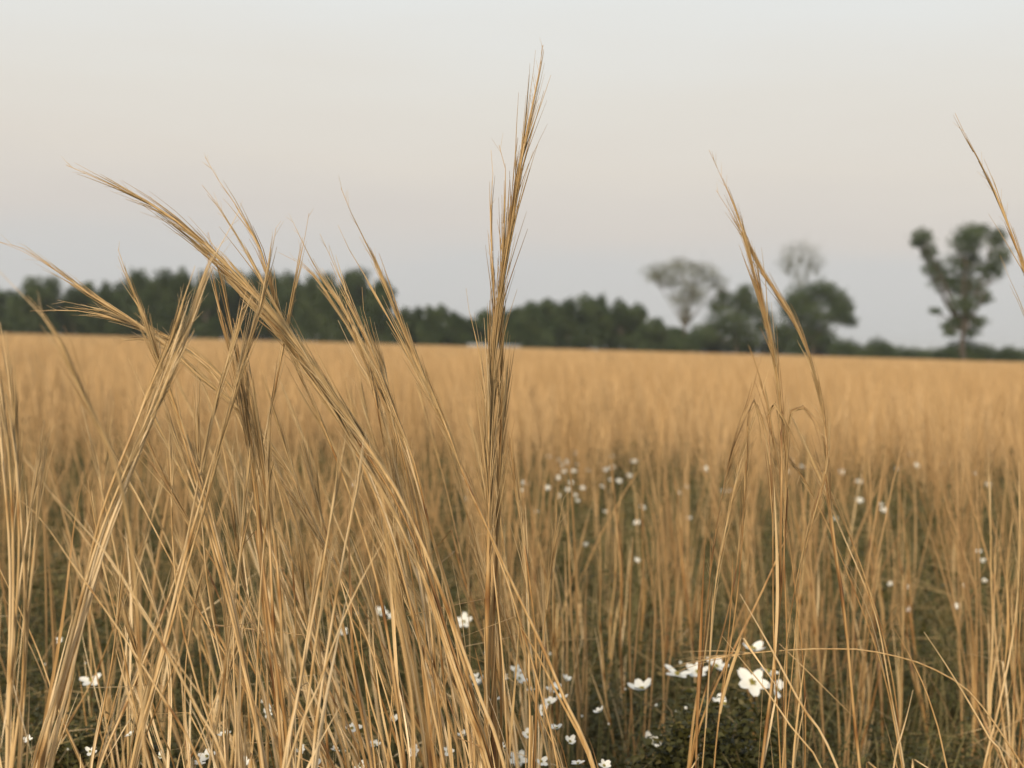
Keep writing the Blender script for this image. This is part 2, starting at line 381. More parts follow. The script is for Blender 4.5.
stalk([(372, 440), (382, 500), (388, 565), (397, 630), (408, 700), (413, 768)], .93, 'thick blurred brown stalk closest to the viewer at the bottom centre-left', r=.0026, tone=.5, head=.1, strands=6, blades=3)
stalk([(398, 600), (412, 650), (424, 710), (432, 768)], .96, 'short blurred stalk just right of the closest brown one', r=.0024, tone=.5, head=.1, strands=4, blades=2)
bundle([(508, 430), (518, 500), (526, 560), (531, 620), (532, 690), (532, 768)], 2, 1.5,
       'upright stalk right of the tallest one ending below the field edge', 'uprights right of the tallest stalk', jit=4, r=.0024, tone=.38, head=.14, strands=14, blades=5)

# --- right side: hand-placed stalks
stalk([(709, 150), (721, 176), (733, 203), (743, 230), (750, 256), (758, 282), (766, 315), (776, 352), (783, 400), (786, 455), (784, 520), (780, 590), (772, 670), (760, 768)], 1.7,
      'tall slender stalk right of centre with a crooked twin-tipped head leaning left', r=.0024, tone=.55, head=.36, strands=70, blades=3, spread=1.1, dv=1.2)
stalk([(716, 190), (730, 212), (744, 236), (757, 262), (772, 286), (789, 312), (804, 342), (816, 374), (825, 408), (830, 442), (833, 475), (838, 540), (850, 640), (862, 768)], 1.72,
      'slender stalk crossing the crooked twin-tipped one and bowing out to its right', r=.0024, tone=.55, head=.4, strands=80, blades=3, spread=1.1, dv=1.2)
bundle([(735, 206), (748, 250), (762, 300), (773, 348), (781, 400), (785, 455), (783, 520), (779, 600), (770, 680), (758, 768)], 1, 1.71, 'reddish stalk twisted tightly round the tall twin-tipped one at right', None, jit=3, r=.0019, tone=.6, head=.34, strands=24, blades=2, dv=1.2)
bundle([(738, 470), (750, 430), (760, 400), (768, 372), (776, 350)][::-1] + [(722, 560), (712, 660), (705, 768)], 2, 1.74, 'fine curled wisp in the tangle at the waist of the twin-tipped stalk', 'fine wisps round the waist of the twin-tipped stalk', jit=16, r=.0010, tone=.6, head=.35, strands=14, blades=2, dv=2.5)
bundle([(812, 395), (824, 430), (826, 465), (816, 500), (800, 560), (790, 650), (785, 768)], 2, 1.73, 'thin wisp curving down on the outer side of the bowed right stalk', 'wisps beside the bowed right stalk', jit=8, r=.0010, tone=.55, head=.3, strands=10, blades=1)
stalk([(752, 395), (749, 425), (747, 470), (742, 520), (732, 580), (716, 640), (700, 700), (690, 768)], 1.8, 'short reddish stalk standing left of the twin-tipped one below the field edge', r=.0016, tone=.65, head=.25, strands=10, blades=2)
stalk([(748, 345), (757, 370), (765, 400), (772, 440), (780, 490), (790, 560), (800, 650), (806, 768)], 1.75, 'thin brown stalk with its tip at the field edge just left of the twin-tipped one', r=.0014, tone=.6, head=.25, strands=10, blades=1)
stalk([(754, 398), (768, 428), (786, 455), (800, 475), (830, 530), (860, 600), (890, 690), (905, 768)], 1.78, 'thin stalk slanting down right across the foot of the twin-tipped stalk', r=.0014, tone=.55, head=.2, strands=8, blades=1)
bundle([(788, 408), (800, 432), (815, 465), (834, 510), (858, 570), (880, 640), (900, 768)], 2, 1.8, 'thin stalk slanting down right between the two tall right stalks', 'slanting stalks between the two tall right ones', jit=4, r=.0015, tone=.45, head=.2, strands=12, blades=2)
stalk([(955, 113), (965, 134), (976, 154), (989, 178), (1002, 208), (1014, 238), (1025, 268), (1042, 320), (1060, 400), (1072, 520), (1078, 650), (1080, 768)], 1.5,
      'bowed stalk entering from the right picture edge, its slim head over the lone tree', r=.0022, tone=.45, head=.36, strands=50, blades=3, spread=1.0)
stalk([(1000, 255), (1012, 285), (1024, 312), (1040, 370), (1055, 470), (1062, 620), (1064, 768)], 1.58, 'faint thin stalk at the right picture edge just below the bowed one', r=.0014, tone=.4, head=.3, strands=12, blades=1)
stalk([(740, 594), (757, 624), (775, 656), (802, 706), (838, 768)], 1.35, 'bare bright stalk slanting down right across the white flowers at lower right', r=.0026, tone=.18, head=.06, strands=3, blades=2, bl=(.1, .2))
stalk([(722, 636), (742, 660), (768, 692), (800, 738), (822, 768)], 1.33, 'thinner bare stalk below the bright one slanting across the white flowers', r=.0019, tone=.22, head=.06, strands=2, blades=1, bl=(.1, .2))
stalk([(924, 632), (945, 664), (968, 704), (990, 745), (1003, 768)], 1.4, 'bright stalk slanting down to the lower right corner', r=.0024, tone=.22, head=.06, strands=3, blades=2, bl=(.1, .2))
stalk([(893, 626), (912, 660), (932, 704), (950, 768)], 1.45, 'reddish slanting stalk left of the bright one at the lower right corner', r=.002, tone=.5, head=.06, strands=3, blades=2)
stalk([(913, 690), (907, 715), (898, 745), (892, 768)], 1.3, 'short pale broken stalk upright near the bottom edge at right', r=.0022, tone=.12, head=.05, strands=0, blades=1, bl=(.08, .14))
for wl, wp in (('fine wisp looping over to the right just left of the twin-tipped stalk waist', [(776, 476), (769, 446), (759, 412), (752, 398), (747, 410), (745, 460), (740, 540), (728, 650), (718, 768)]),
               ('fine wisp arching over between the two tall right stalks', [(800, 476), (795, 448), (783, 415), (772, 402), (768, 420), (772, 480), (776, 580), (778, 768)]),
               ('fine wisp looping out under the bow of the right stalk', [(832, 474), (826, 444), (812, 414), (798, 404), (790, 420), (788, 490), (786, 600), (784, 768)])):
    stalk(wp, 1.70, wl, None, r=.0013, tone=.6, head=.3, strands=16, blades=2, dv=2.0)
# nearly level fallen stalk over the flowers
stalk([(672, 668), (705, 660), (745, 654), (790, 650), (832, 649), (874, 652), (935, 672), (990, 720)], 1.72, 'fallen stalk lying almost level above the white flowers at lower right', r=.0017, tone=.4, head=.1, strands=8, blades=2)

# --- generated stalks of the thicket
def gen_stalk(x0, x1, yt, d0, d1, ang, sd, label, group, **kw):
    d = rng.uniform(d0, d1); xb = rng.uniform(x0, x1); y1 = rng.uniform(*yt)
    a = R(rng.normal(ang, sd)); bow = rng.normal(0, 9)
    path = []
    for y in np.linspace(y1, 775, 6):
        k = (775 - y) / (775 - y1)
        path.append((xb - math.tan(a) * (775 - y) - bow * math.sin(math.pi * k) - 12 * k ** 3 * math.tan(a), y))
    return stalk(path, d, label, group, lean=rng.normal(0, .08), **kw)

for i in range(74):
    gen_stalk(235, 560, (345, 560), 1.5, 2.5, 15, 9, 'thin golden stalk among many crowding left of the tallest centre stalk', 'crowded thin stalks left of the tallest stalk',
              r=rng.uniform(.0014, .0022), tone=float(np.clip(rng.normal(.36, .12), .08, .8)), head=.2, strands=14, blades=4)
for i in range(34):
    gen_stalk(0, 270, (400, 600), 1.4, 2.4, -8 + 20 * (i % 3 == 0), 9, 'thin golden stalk among many at the foot of the left bundles', 'thin stalks at the foot of the left bundles',
              r=rng.uniform(.0014, .0022), tone=float(np.clip(rng.normal(.3, .12), .08, .8)), head=.16, strands=10, blades=4)
for i in range(46):
    gen_stalk(535, 1035, (435, 600), 2.5, 4.2, 1, 4.5, 'soft-edged upright stalk in the open stand of grass right of centre', 'upright stalks in the open stand right of centre',
              r=rng.uniform(.0022, .0034), tone=float(np.clip(rng.normal(.45, .14), .1, .85)), head=.25, strands=12, blades=4)
for i in range(12):
    gen_stalk(985, 1030, (440, 560), 2.0, 2.6, -2, 4, 'stalk in the tight upright clump near the right picture edge', 'tight upright clump near the right picture edge',
              r=rng.uniform(.002, .0028), tone=float(np.clip(rng.normal(.45, .12), .1, .85)), head=.2, strands=10, blades=4)

# ------------------------------------------------------------------ field grass (uncountable)
def wedge(n, d0, d1, margin=1.0):
    d = np.sqrt(rng.uniform(d0 ** 2, d1 ** 2, n))
    x = rng.uniform(-1, 1, n) * (d * 0.375 + margin)
    return x, d

def culm_lines(x, y, h, K, lx=0.10, wind=-0.03, curve=0.10):
    M = len(x); s = np.linspace(0, 1, K)
    l = rng.normal(0, lx, (M, 2)) + np.array([wind, 0]); c = rng.normal(0, curve, (M, 2)) + np.array([wind, 0])
    C = np.zeros((M, K, 3)); z0 = ground_z(y)
    for k in range(2):
        C[:, :, k] = (x if k == 0 else y)[:, None] + h[:, None] * (l[:, k, None] * s + c[:, k, None] * s ** 2)
    C[:, :, 2] = z0[:, None] + h[:, None] * s
    return C, s

def patch(x, y):
    return np.sin(x * 1.7 + 1.3 * np.sin(y * .9)) * np.sin(y * 1.3 + 2.1 * np.sin(x * .7)) 

def field(name, clumps, per, d0, d1, K, sig, rr, hh, tubeS, mat, thin_right=False, blades=1.5, headw=2.0, margin=1.0, seedtone=.4):
    cx, cy = wedge(clumps, d0, d1, margin)
    if thin_right:                                     # the open stand: sparser right of centre, thicker behind the thicket
        left = cx < 0.02 * cy
        keep = rng.random(clumps) < np.where(left, np.where(cy < 3.2, .5, 1.0), 0.5) * np.where(cy > 5.2, .45, 1)
        cx, cy = cx[keep], cy[keep]
    if name == 'field_grass':
        keep = rng.random(len(cx)) < np.clip((cy + .5 * np.sin(cx * 1.3) + .4 * np.sin(cx * 3.1 + 1) - 6.6) / 1.6, .04, 1); cx, cy = cx[keep], cy[keep]
    n = rng.poisson(per, len(cx)) + 1
    ct = rng.normal(0, .11, len(cx)); chh = rng.normal(1, .10, len(cx))
    i = np.repeat(np.arange(len(cx)), n); M = len(i)
    x = cx[i] + rng.normal(0, sig, M); y = cy[i] + rng.normal(0, sig, M)
    h = np.clip(rng.normal(hh, hh * .10, M) * chh[i], hh * .5, hh * 1.3)
    tone = np.clip(seedtone + ct[i] + rng.normal(0, .1, M) + .05 * patch(x * .3, y * .3), 0.02, .95)
    C, s = culm_lines(x, y, h, K)
    prof = (1 - 0.6 * s) * np.where((s > .62) & (s < .97), headw, 1.0)
    prof[-1] = .25
    rad = rng.uniform(.75, 1.3, M)[:, None] * rr * prof[None]
    a = Acc()
    if tubeS: a.add(tubes(C, rad, tubeS), np.repeat(tone, K * tubeS))
    else:
        an = rng.uniform(0, np.pi, M); side = np.stack([np.cos(an), np.sin(an), 0 * an], 1)
        a.add(ribbons(C, rad, side), np.repeat(tone, K * 2))
    nb = int(M * blades)
    if nb:
        j = rng.integers(0, M, nb); Kb = 5; sb = np.linspace(0, 1, Kb)
        t0 = rng.uniform(.02, .5, nb); ln = rng.uniform(.3, .6, nb) * h[j]
        o = C[j, 0] + (C[j, -1] - C[j, 0]) * t0[:, None]
        an = rng.uniform(0, 2 * np.pi, nb); q = np.stack([np.cos(an), np.sin(an), 0 * an], 1)
        out = np.abs(rng.normal(0, .28, nb)); drp = np.abs(rng.normal(0, .30, nb)) * out * 2
        B = o[:, None] + ln[:, None, None] * (q[:, None] * (out[:, None] * sb + .2 * out[:, None] * sb ** 2)[..., None] + np.array([0, 0, 1.0]) * (0.95 * sb - drp[:, None] * sb ** 2)[..., None])
        wb = rr * rng.uniform(.5, .9, nb)[:, None] * (1 - .85 * sb[None] ** 1.5)
        sd = np.stack([-np.sin(an), np.cos(an), 0 * an], 1)
        a.add(ribbons(B, wb, sd), np.repeat(np.clip(tone[j] + rng.normal(0, .1, nb), 0, 1), Kb * 2))
    tag(link(name, a.mesh(name, mat)), kind='stuff')

field('grass', 380, 6, 2.2, 7.4, 7, .018, .0019, .58, 4, M_FIELD, True, 2.2, 1.7, .8, .47)
field('field_grass', 10800, 8, 6.6, 34.0, 5, .05, .0027, .58, 0, M_FIELD, False, 0.8, 2.0, 1.2, .38)
field('distant_grass', 48000, 2, 33.0, 222.0, 4, .15, .016, .60, 0, M_FIELD, False, 0, 1.6, 4, .36)

# ------------------------------------------------------------------ undergrowth
def mound_h(x, y):
    return np.clip(0.17 + 0.07 * np.sin(x * 5.1 + 1.2 * np.sin(y * 3.3)) * np.sin(y * 4.3 + 1.7) + 0.05 * np.sin(x * 11 + y * 7), .05, .4)

def leaflets(pos, size, tilt=0.6):
    """ovate folded leaflets: two quads each"""
    M = len(pos)
    az = rng.uniform(0, 2 * np.pi, M)
    d = np.stack([np.cos(az), np.sin(az), rng.normal(0.1, .5, M)], 1); d = norm(d)
    n = norm(np.stack([rng.normal(0, tilt, M), rng.normal(0, tilt, M), np.ones(M)], 1))
    s = norm(np.cross(d, n)); n = np.cross(s, d)
    L = size[:, None]
    base = pos; tip = pos + d * L - n * L * .12; mid = pos + d * L * .5 - n * L * .04
    lw = L * .33
    l1 = pos + d * L * .42 - s * lw + n * L * .12; r1 = pos + d * L * .42 + s * lw + n * L * .12
    V = np.stack([base, l1, tip, r1, mid], 1).reshape(-1, 3)
    i = np.arange(M)[:, None] * 5
    f = np.concatenate([i + np.array([[0, 4, 2, 1]]), i + np.array([[0, 3, 2, 4]])])
    return V, f

def undergrowth(n, d0, d1, smin, smax):
    x, y = wedge(n, d0, d1, .7)
    h = mound_h(x, y) * (1 + .2 * np.clip((y - 4) / 4, 0, 1)) * (.75 + .5 * rng.random(n) ** 3)
    z = h * rng.beta(2.2, 1.2, n)
    return np.stack([x, y, z], 1), rng.uniform(smin, smax, n)

a = Acc()
for (n, d0, d1, s0, s1) in ((210000, 1.3, 3.6, .006, .015), (150000, 3.4, 10.5, .012, .03)):
    p, s = undergrowth(n, d0, d1, s0, s1)
    a.add(leaflets(p, s), np.repeat(np.clip(rng.beta(2, 2.6, n) * .95, 0, 1), 5))
tag(link('ground_cover', a.mesh('ground_cover', M_GREEN)), kind='stuff')

# fine curling blades and dead thatch
a = Acc(); M = 54000
x, y = wedge(M, 1.3, 8, .7); K = 7; s = np.linspace(0, 1, K)
h = rng.uniform(.10, .36, M); an = rng.uniform(0, 2 * np.pi, M); q = np.stack([np.cos(an), np.sin(an), 0 * an], 1)
out = rng.uniform(.1, 1.0, M); crl = rng.uniform(0, 1.1, M)
B = np.stack([x, y, 0 * x], 1)[:, None] + h[:, None, None] * (q[:, None] * (out[:, None] * s ** 1.6)[..., None] + np.array([0, 0, 1.0]) * (s * 1.15 - crl[:, None] * .75 * s ** 3)[..., None])
w = rng.uniform(.0006, .0014, M)[:, None] * (1 - .8 * s[None])
a.add(ribbons(B, w, np.stack([-np.sin(an), np.cos(an), 0 * an], 1)), np.repeat(np.clip(rng.beta(.9, 1.7, M), 0, 1), K * 2))
nf = 900                                                # fallen dry stems lying through the greenery
fx, fy = wedge(nf, 1.4, 7, .6); fa = rng.uniform(0, np.pi, nf); fl = rng.uniform(.15, .5, nf); sf = np.linspace(-.5, .5, 6)
fz = mound_h(fx, fy) * rng.uniform(.6, 1.15, nf)
fc = np.stack([fx[:, None] + np.cos(fa)[:, None] * fl[:, None] * sf, fy[:, None] + np.sin(fa)[:, None] * fl[:, None] * sf, fz[:, None] + (fl * rng.normal(0, .25, nf))[:, None] * sf - .12 * fl[:, None] * sf ** 2], -1)
a.add(tubes(fc, np.full((nf, 6), .0011), 4, np.tile([0.03, 0.02, 1.0], (nf, 1))), np.repeat(rng.uniform(.6, 1, nf), 24))
tag(link('undergrowth', a.mesh('undergrowth', M_THIN)), kind='stuff')

# ------------------------------------------------------------------ bramble mound at lower right
def bramble(label, px, py, d, rx, ry, hh, n, group=None):
    c = P(px, py, d); base = np.array([c[0], c[1], 0.0])
    root = bpy.data.objects.new('bramble_bush', None); COL.objects.link(root); root.location = base
    tag(root, label, 'bush', group)
    th = rng.uniform(0, 2 * np.pi, n); rr_ = np.sqrt(rng.random(n))
    top = hh * np.sqrt(np.clip(1 - .75 * rr_ ** 2, 0, 1)) * (1 + .12 * np.sin(th * 3 + 5 * rr_))
    p = base + np.stack([rx * rr_ * np.cos(th), ry * rr_ * np.sin(th), top * rng.beta(3, 1.1, n)], 1)
    a = Acc(); a.add(leaflets(p, rng.uniform(.008, .018, n)), np.repeat(rng.beta(2, 3, n) * .8, 5))
    link('foliage', a.mesh('foliage', M_GREEN, False, base), root)
    m = 40; s = np.linspace(0, 1, 7); an = rng.uniform(0, 2 * np.pi, m); q = np.stack([np.cos(an), np.sin(an), 0 * an], 1)
    ro = rng.uniform(.2, .95, m); hz = hh * rng.uniform(.5, 1.0, m)
    C = base + q[:, None] * (ro[:, None] * s)[..., None] * np.array([rx, ry, 0]) + np.array([0, 0, 1.0]) * (hz[:, None] * np.sin(s * 1.9))[..., None]
    a = Acc(); a.add(tubes(C, np.full((m, 7), .0012), 4), np.repeat(rng.random(m), 28))
    link('stem', a.mesh('stem', M_STEM, True, base), root)

bramble('dark leafy bramble mound under the large white flowers at lower right', 715, 700, 2.08, .15, .14, .335, 9500)
bramble('low dark bramble patch left of the flowered mound at the bottom edge', 600, 740, 2.0, .14, .14, .24, 7000)
bramble('low dark bramble patch at the foot of the tallest centre stalk', 470, 740, 2.0, .13, .13, .25, 6000)
bramble('dark bramble patch in the gap at the lower left', 110, 700, 2.15, .14, .14, .26, 7000)

# ------------------------------------------------------------------ white flowers
def petal_mesh(seed, cup):
    r_ = np.random.default_rng(seed)
    U, V = 7, 5
    u = np.linspace(0, 1, U); v = np.linspace(-1, 1, V)
    w = 0.30 * np.sin(np.pi * np.clip(u * .86 + .07, 0, 1)) ** .7 * (1 + 0.0 * u)
    uu, vv = np.meshgrid(u, v, indexing='ij')
    x = uu; y = vv * w[:, None]
    z = cup * uu ** 1.6 * .45 + .12 * vv ** 2 * w[:, None] * 2 + r_.normal(0, .018, uu.shape)
    x = x * (1 - .15 * cup * uu)
    x = x - .07 * np.exp(-(vv / .25) ** 2) * (uu > .95)
    idx = np.arange(U * V).reshape(U, V)
    q = np.stack([idx[:-1, :-1], idx[1:, :-1], idx[1:, 1:], idx[:-1, 1:]], -1).reshape(-1, 4)
    return new_mesh('petal', np.stack([x, y, z], -1).reshape(-1, 3), [q], M_PETAL, r_.random(U * V) * .4, True)

PETALS = [petal_mesh(k, c) for k, c in enumerate((.28, .45, .9, .6))]

def stamen_mesh():
    r_ = np.random.default_rng(5); m = 26
    an = r_.uniform(0, 2 * np.pi, m); el = r_.uniform(.3, 1.0, m)
    q = np.stack([np.cos(an) * (1 - el) * 1.0, np.sin(an) * (1 - el) * 1.0, .35 + .4 * el], 1) * .34
    s = np.linspace(0, 1, 4)
    C = q[:, None] * s[None, :, None]
    a = Acc(); a.add(tubes(C, np.tile([.014, .014, .03, .022], (m, 1)), 4), .4)
    t = np.linspace(0, np.pi / 2, 5)
    prof = np.stack([np.cos(t) * .13, np.sin(t) * .16], 1)
    C2 = np.stack([0 * t, 0 * t, prof[:, 1]], 1)[None]
    a.add(tubes(C2, np.maximum(prof[None, :, 0], .004), 8), .8)
    return a.mesh('stamens', M_STAMEN, True)
STAM = stamen_mesh()

def calyx_mesh():
    a = Acc(); s = np.linspace(0, 1, 5)
    an = np.arange(5) * 2 * np.pi / 5 + .6; q = np.stack([np.cos(an), np.sin(an), 0 * an], 1)
    C = q[:, None] * (.42 * s)[None, :, None] + np.array([0, 0, -1.0]) * (.03 + .10 * s)[None, :, None]
    a.add(ribbons(C, np.tile(.1 * (1 - s) + .01, (5, 1)), np.stack([-np.sin(an), np.cos(an), 0 * an], 1)), .2)
    return a.mesh('calyx', M_STEM)
CALYX = calyx_mesh()

def bud_mesh():
    t = np.linspace(0, np.pi, 9)
    a = Acc(); C = np.stack([0 * t, 0 * t, -np.cos(t) * .55 + .5], 1)[None]
    a.add(tubes(C, np.maximum(np.sin(t)[None] * .46, .01), 10), np.repeat(np.linspace(.6, 0, 9), 10))
    return a.mesh('bud', M_PETAL, True)
BUD = bud_mesh()

def stem_obj(root, origin, length, rad):
    s = np.linspace(0, 1, 6); b = rng.normal(0, .06, 2) * length
    C = np.stack([b[0] * s ** 2, b[1] * s ** 2, -length * s], 1)[None]
    a = Acc(); a.add(tubes(C, np.full((1, 6), rad), 5), .3)
    link('stem', a.mesh('stem', M_STEM, True), root)

def flower(px, py, size_px, label, group=None, top=None, tilt=(0.35, 0.0), cup=0, h=None, drop=0, d=None):
    """size_px: width in the picture; tilt: lean toward the viewer / sideways"""
    if d is None:
        hh = h if h is not None else 0.33
        d = 2.0
        for _ in range(12):
            z = P(px, py, d)[2]; d *= (CAM[2] - hh) / max(1e-3, CAM[2] - z)
    c = P(px, py, d); rad = size_px * 1.15 * d / F / 2
    root = bpy.data.objects.new('bramble_flower', None); root.empty_display_size = .02
    COL.objects.link(root); root.location = c
    tag(root, label, 'flower', group)
    hd = rng.uniform(0, 2 * np.pi)
    miss = drop
    for k in range(5):
        if k < miss: continue
        o = link('petal', PETALS[(cup if cup is not None else 0)], root)
        sc = rad * rng.uniform(.88, 1.1); o.scale = (sc, sc * rng.uniform(.9, 1.12), sc)
        # flower axis leans to the viewer (-Y) by tilt[0] and sideways by tilt[1]
        from mathutils import Euler, Matrix
        m = Matrix.Rotation(tilt[1], 4, 'Y') @ Matrix.Rotation(tilt[0], 4, 'X') @ Matrix.Rotation(hd + k * 2 * math.pi / 5 + rng.normal(0, .1), 4, 'Z') @ Matrix.Rotation(-rng.uniform(.0, .25), 4, 'Y')
        o.rotation_euler = m.to_euler()
    from mathutils import Matrix
    ax = (Matrix.Rotation(tilt[1], 4, 'Y') @ Matrix.Rotation(tilt[0], 4, 'X')).to_euler()
    for nm, me in (('stamens', STAM), ('calyx', CALYX)):
        o = link(nm, me, root); o.scale = (rad,) * 3; o.rotation_euler = ax
    stem_obj(root, c, max(.03, c[2] - .04), .0009)
    return root

def bud(px, py, size_px, label, group=None, h=.3):
    d = 2.0
    for _ in range(12):
        z = P(px, py, d)[2]; d *= (CAM[2] - h) / max(1e-3, CAM[2] - z)
    c = P(px, py, d); rad = size_px * d / F * .5
    root = bpy.data.objects.new('flower_bud', None); root.empty_display_size = .02
    COL.objects.link(root); root.location = c; tag(root, label, 'flower bud', group)
    o = link('bud', BUD, root); o.scale = (rad,) * 3; o.rotation_euler = (rng.normal(0, .3), rng.normal(0, .3), 0)
    stem_obj(root, c, max(.03, c[2] - .04), .0008)

flower(642, 690, 27, 'white cupped flower standing alone at the left end of the flowered bramble mound', None, cup=2, tilt=(.15, -.2), drop=0)
flower(677, 675, 27, 'white flower with drooping side petals, second along the top of the mound', None, cup=0, tilt=(.2, .1), drop=1)
flower(698, 673, 25, 'white flower seen almost edge-on at the middle of the mound top', None, cup=1, tilt=(.45, -.1))
flower(716, 667, 24, 'white flower just under the fallen level stalk, right of the mound middle', None, cup=1, tilt=(.3, .25), drop=1)
flower(753, 650, 27, 'highest white flower, starry, just above the fallen level stalk', None, h=.365, cup=2, tilt=(.35, .1), drop=1)
flower(752, 683, 33, 'largest white flower, wide open toward the viewer at the mound right side', None, cup=0, tilt=(.85, .1))
flower(776, 690, 27, 'white flower partly behind the bare slanting stalk at the mound right end', None, cup=0, tilt=(.6, .5), drop=1)
flower(768, 672, 22, 'white flower with one long level petal between the highest and largest ones', None, cup=0, tilt=(.3, .4), drop=2)
flower(724, 705, 24, 'white flower with two raised petals like a V on the mound face', None, cup=2, tilt=(.2, -.1), drop=2, h=.30)
flower(697, 760, 20, 'small ragged white flower at the bottom edge below the mound', None, cup=1, tilt=(.6, 0), h=.26)
flower(747, 752, 14, 'tiny upright white flower at the bottom edge right of the ragged one', None, cup=2, tilt=(.2, 0), h=.26, drop=1)
flower(650, 742, 22, 'faded white flower low in the leaves under the mound left end', None, cup=1, tilt=(.9, .4), h=.25, drop=2)
flower(91, 681, 22, 'white flower open on dark leaves in the gap at the lower left', None, cup=0, tilt=(.5, 0), h=.32, drop=1)
flower(380, 613, 15, 'white flower among stalks beside the closest blurred brown stalk', None, cup=1, tilt=(.5, .3), h=.28)
flower(518, 760, 20, 'white flower at the bottom edge right of the tallest stalk', None, cup=0, tilt=(.8, 0), h=.24)
gA, lA = 'small white flowers round the foot of the tallest stalk', 'small white flower among stalk feet near the tallest centre stalk'
for (x, y, s) in ((464, 622, 15), (480, 684, 14), (519, 679, 14), (516, 671, 11), (555, 690, 15), (549, 703, 13), (562, 699, 12), (543, 711, 12), (557, 729, 14), (463, 736, 13), (600, 712, 11), (487, 655, 8), (504, 678, 9), (541, 762, 13), (528, 735, 12), (500, 748, 13), (570, 742, 12), (495, 700, 11), (533, 690, 11), (566, 680, 10), (448, 752, 12), (604, 766, 12), (578, 764, 12), (475, 678, 9)):
    flower(x, y, s * 1.15, lA, gA, cup=int(rng.integers(0, 4)), tilt=(rng.uniform(.1, .9), rng.normal(0, .3)), h=.34, drop=int(rng.integers(0, 2)))
gB, lB = 'small white flowers under the left thicket', 'small white flower low under the leaning stalks of the left thicket'
for (x, y, s) in ((352, 729, 16), (267, 714, 10), (207, 757, 15), (225, 735, 12), (244, 764, 14), (316, 765, 12), (360, 766, 12), (394, 720, 11), (343, 632, 9), (392, 617, 9), (199, 764, 10), (268, 707, 8), (59, 641, 8), (335, 750, 8), (90, 752, 12), (130, 735, 9), (160, 757, 11), (415, 752, 12), (375, 745, 10), (300, 750, 11), (28, 740, 9), (283, 730, 9)):
    flower(x, y, s * 1.15, lB, gB, cup=int(rng.integers(0, 4)), tilt=(rng.uniform(.1, .9), rng.normal(0, .3)), h=.34, drop=int(rng.integers(0, 2)))
gC, lC = 'white buds on the bramble mound', 'round white bud on the dark flowered bramble mound'
for (x, y, s) in ((655, 706, 6), (687, 709, 7), (681, 664, 6), (693, 731, 5), (707, 731, 5), (690, 738, 7), (676, 712, 4), (715, 731, 4), (660, 745, 5), (700, 747, 5)):
    bud(x, y, s, lC, gC, .29)
gD, lD = 'white buds low among the stalk feet', 'tiny white bud low among the golden stalk feet left of the mound'
for (x, y, s) in ((460, 637, 5), (550, 655, 5), (582, 717, 5), (609, 725, 4), (357, 615, 5), (262, 703, 6), (318, 735, 5), (26, 618, 4), (110, 698, 6), (68, 750, 4), (45, 665, 4), (85, 664, 4), (127, 716, 4), (427, 687, 5), (345, 752, 4), (625, 690, 4)):
    bud(x, y, s, lD, gD, .26)
gE, lE = 'far white flowers in the open stand', 'tiny soft white flower in the greenery gap behind the open stand of stalks'
mid = [(545, 457), (556, 461), (578, 465), (590, 471), (548, 488), (557, 496), (567, 490), (576, 501), (583, 489), (537, 512), (620, 481), (660, 448), (668, 446), (792, 462), (801, 467), (921, 466), (944, 465), (636, 523), (690, 519), (608, 470), (560, 478), (635, 462), (705, 470), (731, 492), (860, 482), (880, 505), (975, 552), (983, 561), (905, 588), (889, 584), (962, 586), (987, 581), (960, 606), (910, 610), (640, 560), (585, 545), (606, 512), (840, 472), (470, 470), (463, 478), (470, 490), (466, 500), (352, 485), (362, 480)]
for _ in range(16): mid.append((rng.normal(572, 30), rng.normal(478, 16)))
for _ in range(16): mid.append((rng.uniform(600, 1020), rng.normal(478, 20)))
for (x, y) in [m for m in mid if m[1] > 452]:
    flower(x + rng.normal(0, 2), y, rng.uniform(4.5, 7), lE, gE, cup=int(rng.integers(0, 3)), tilt=(rng.uniform(.2, .9), rng.normal(0, .3)), h=.27)

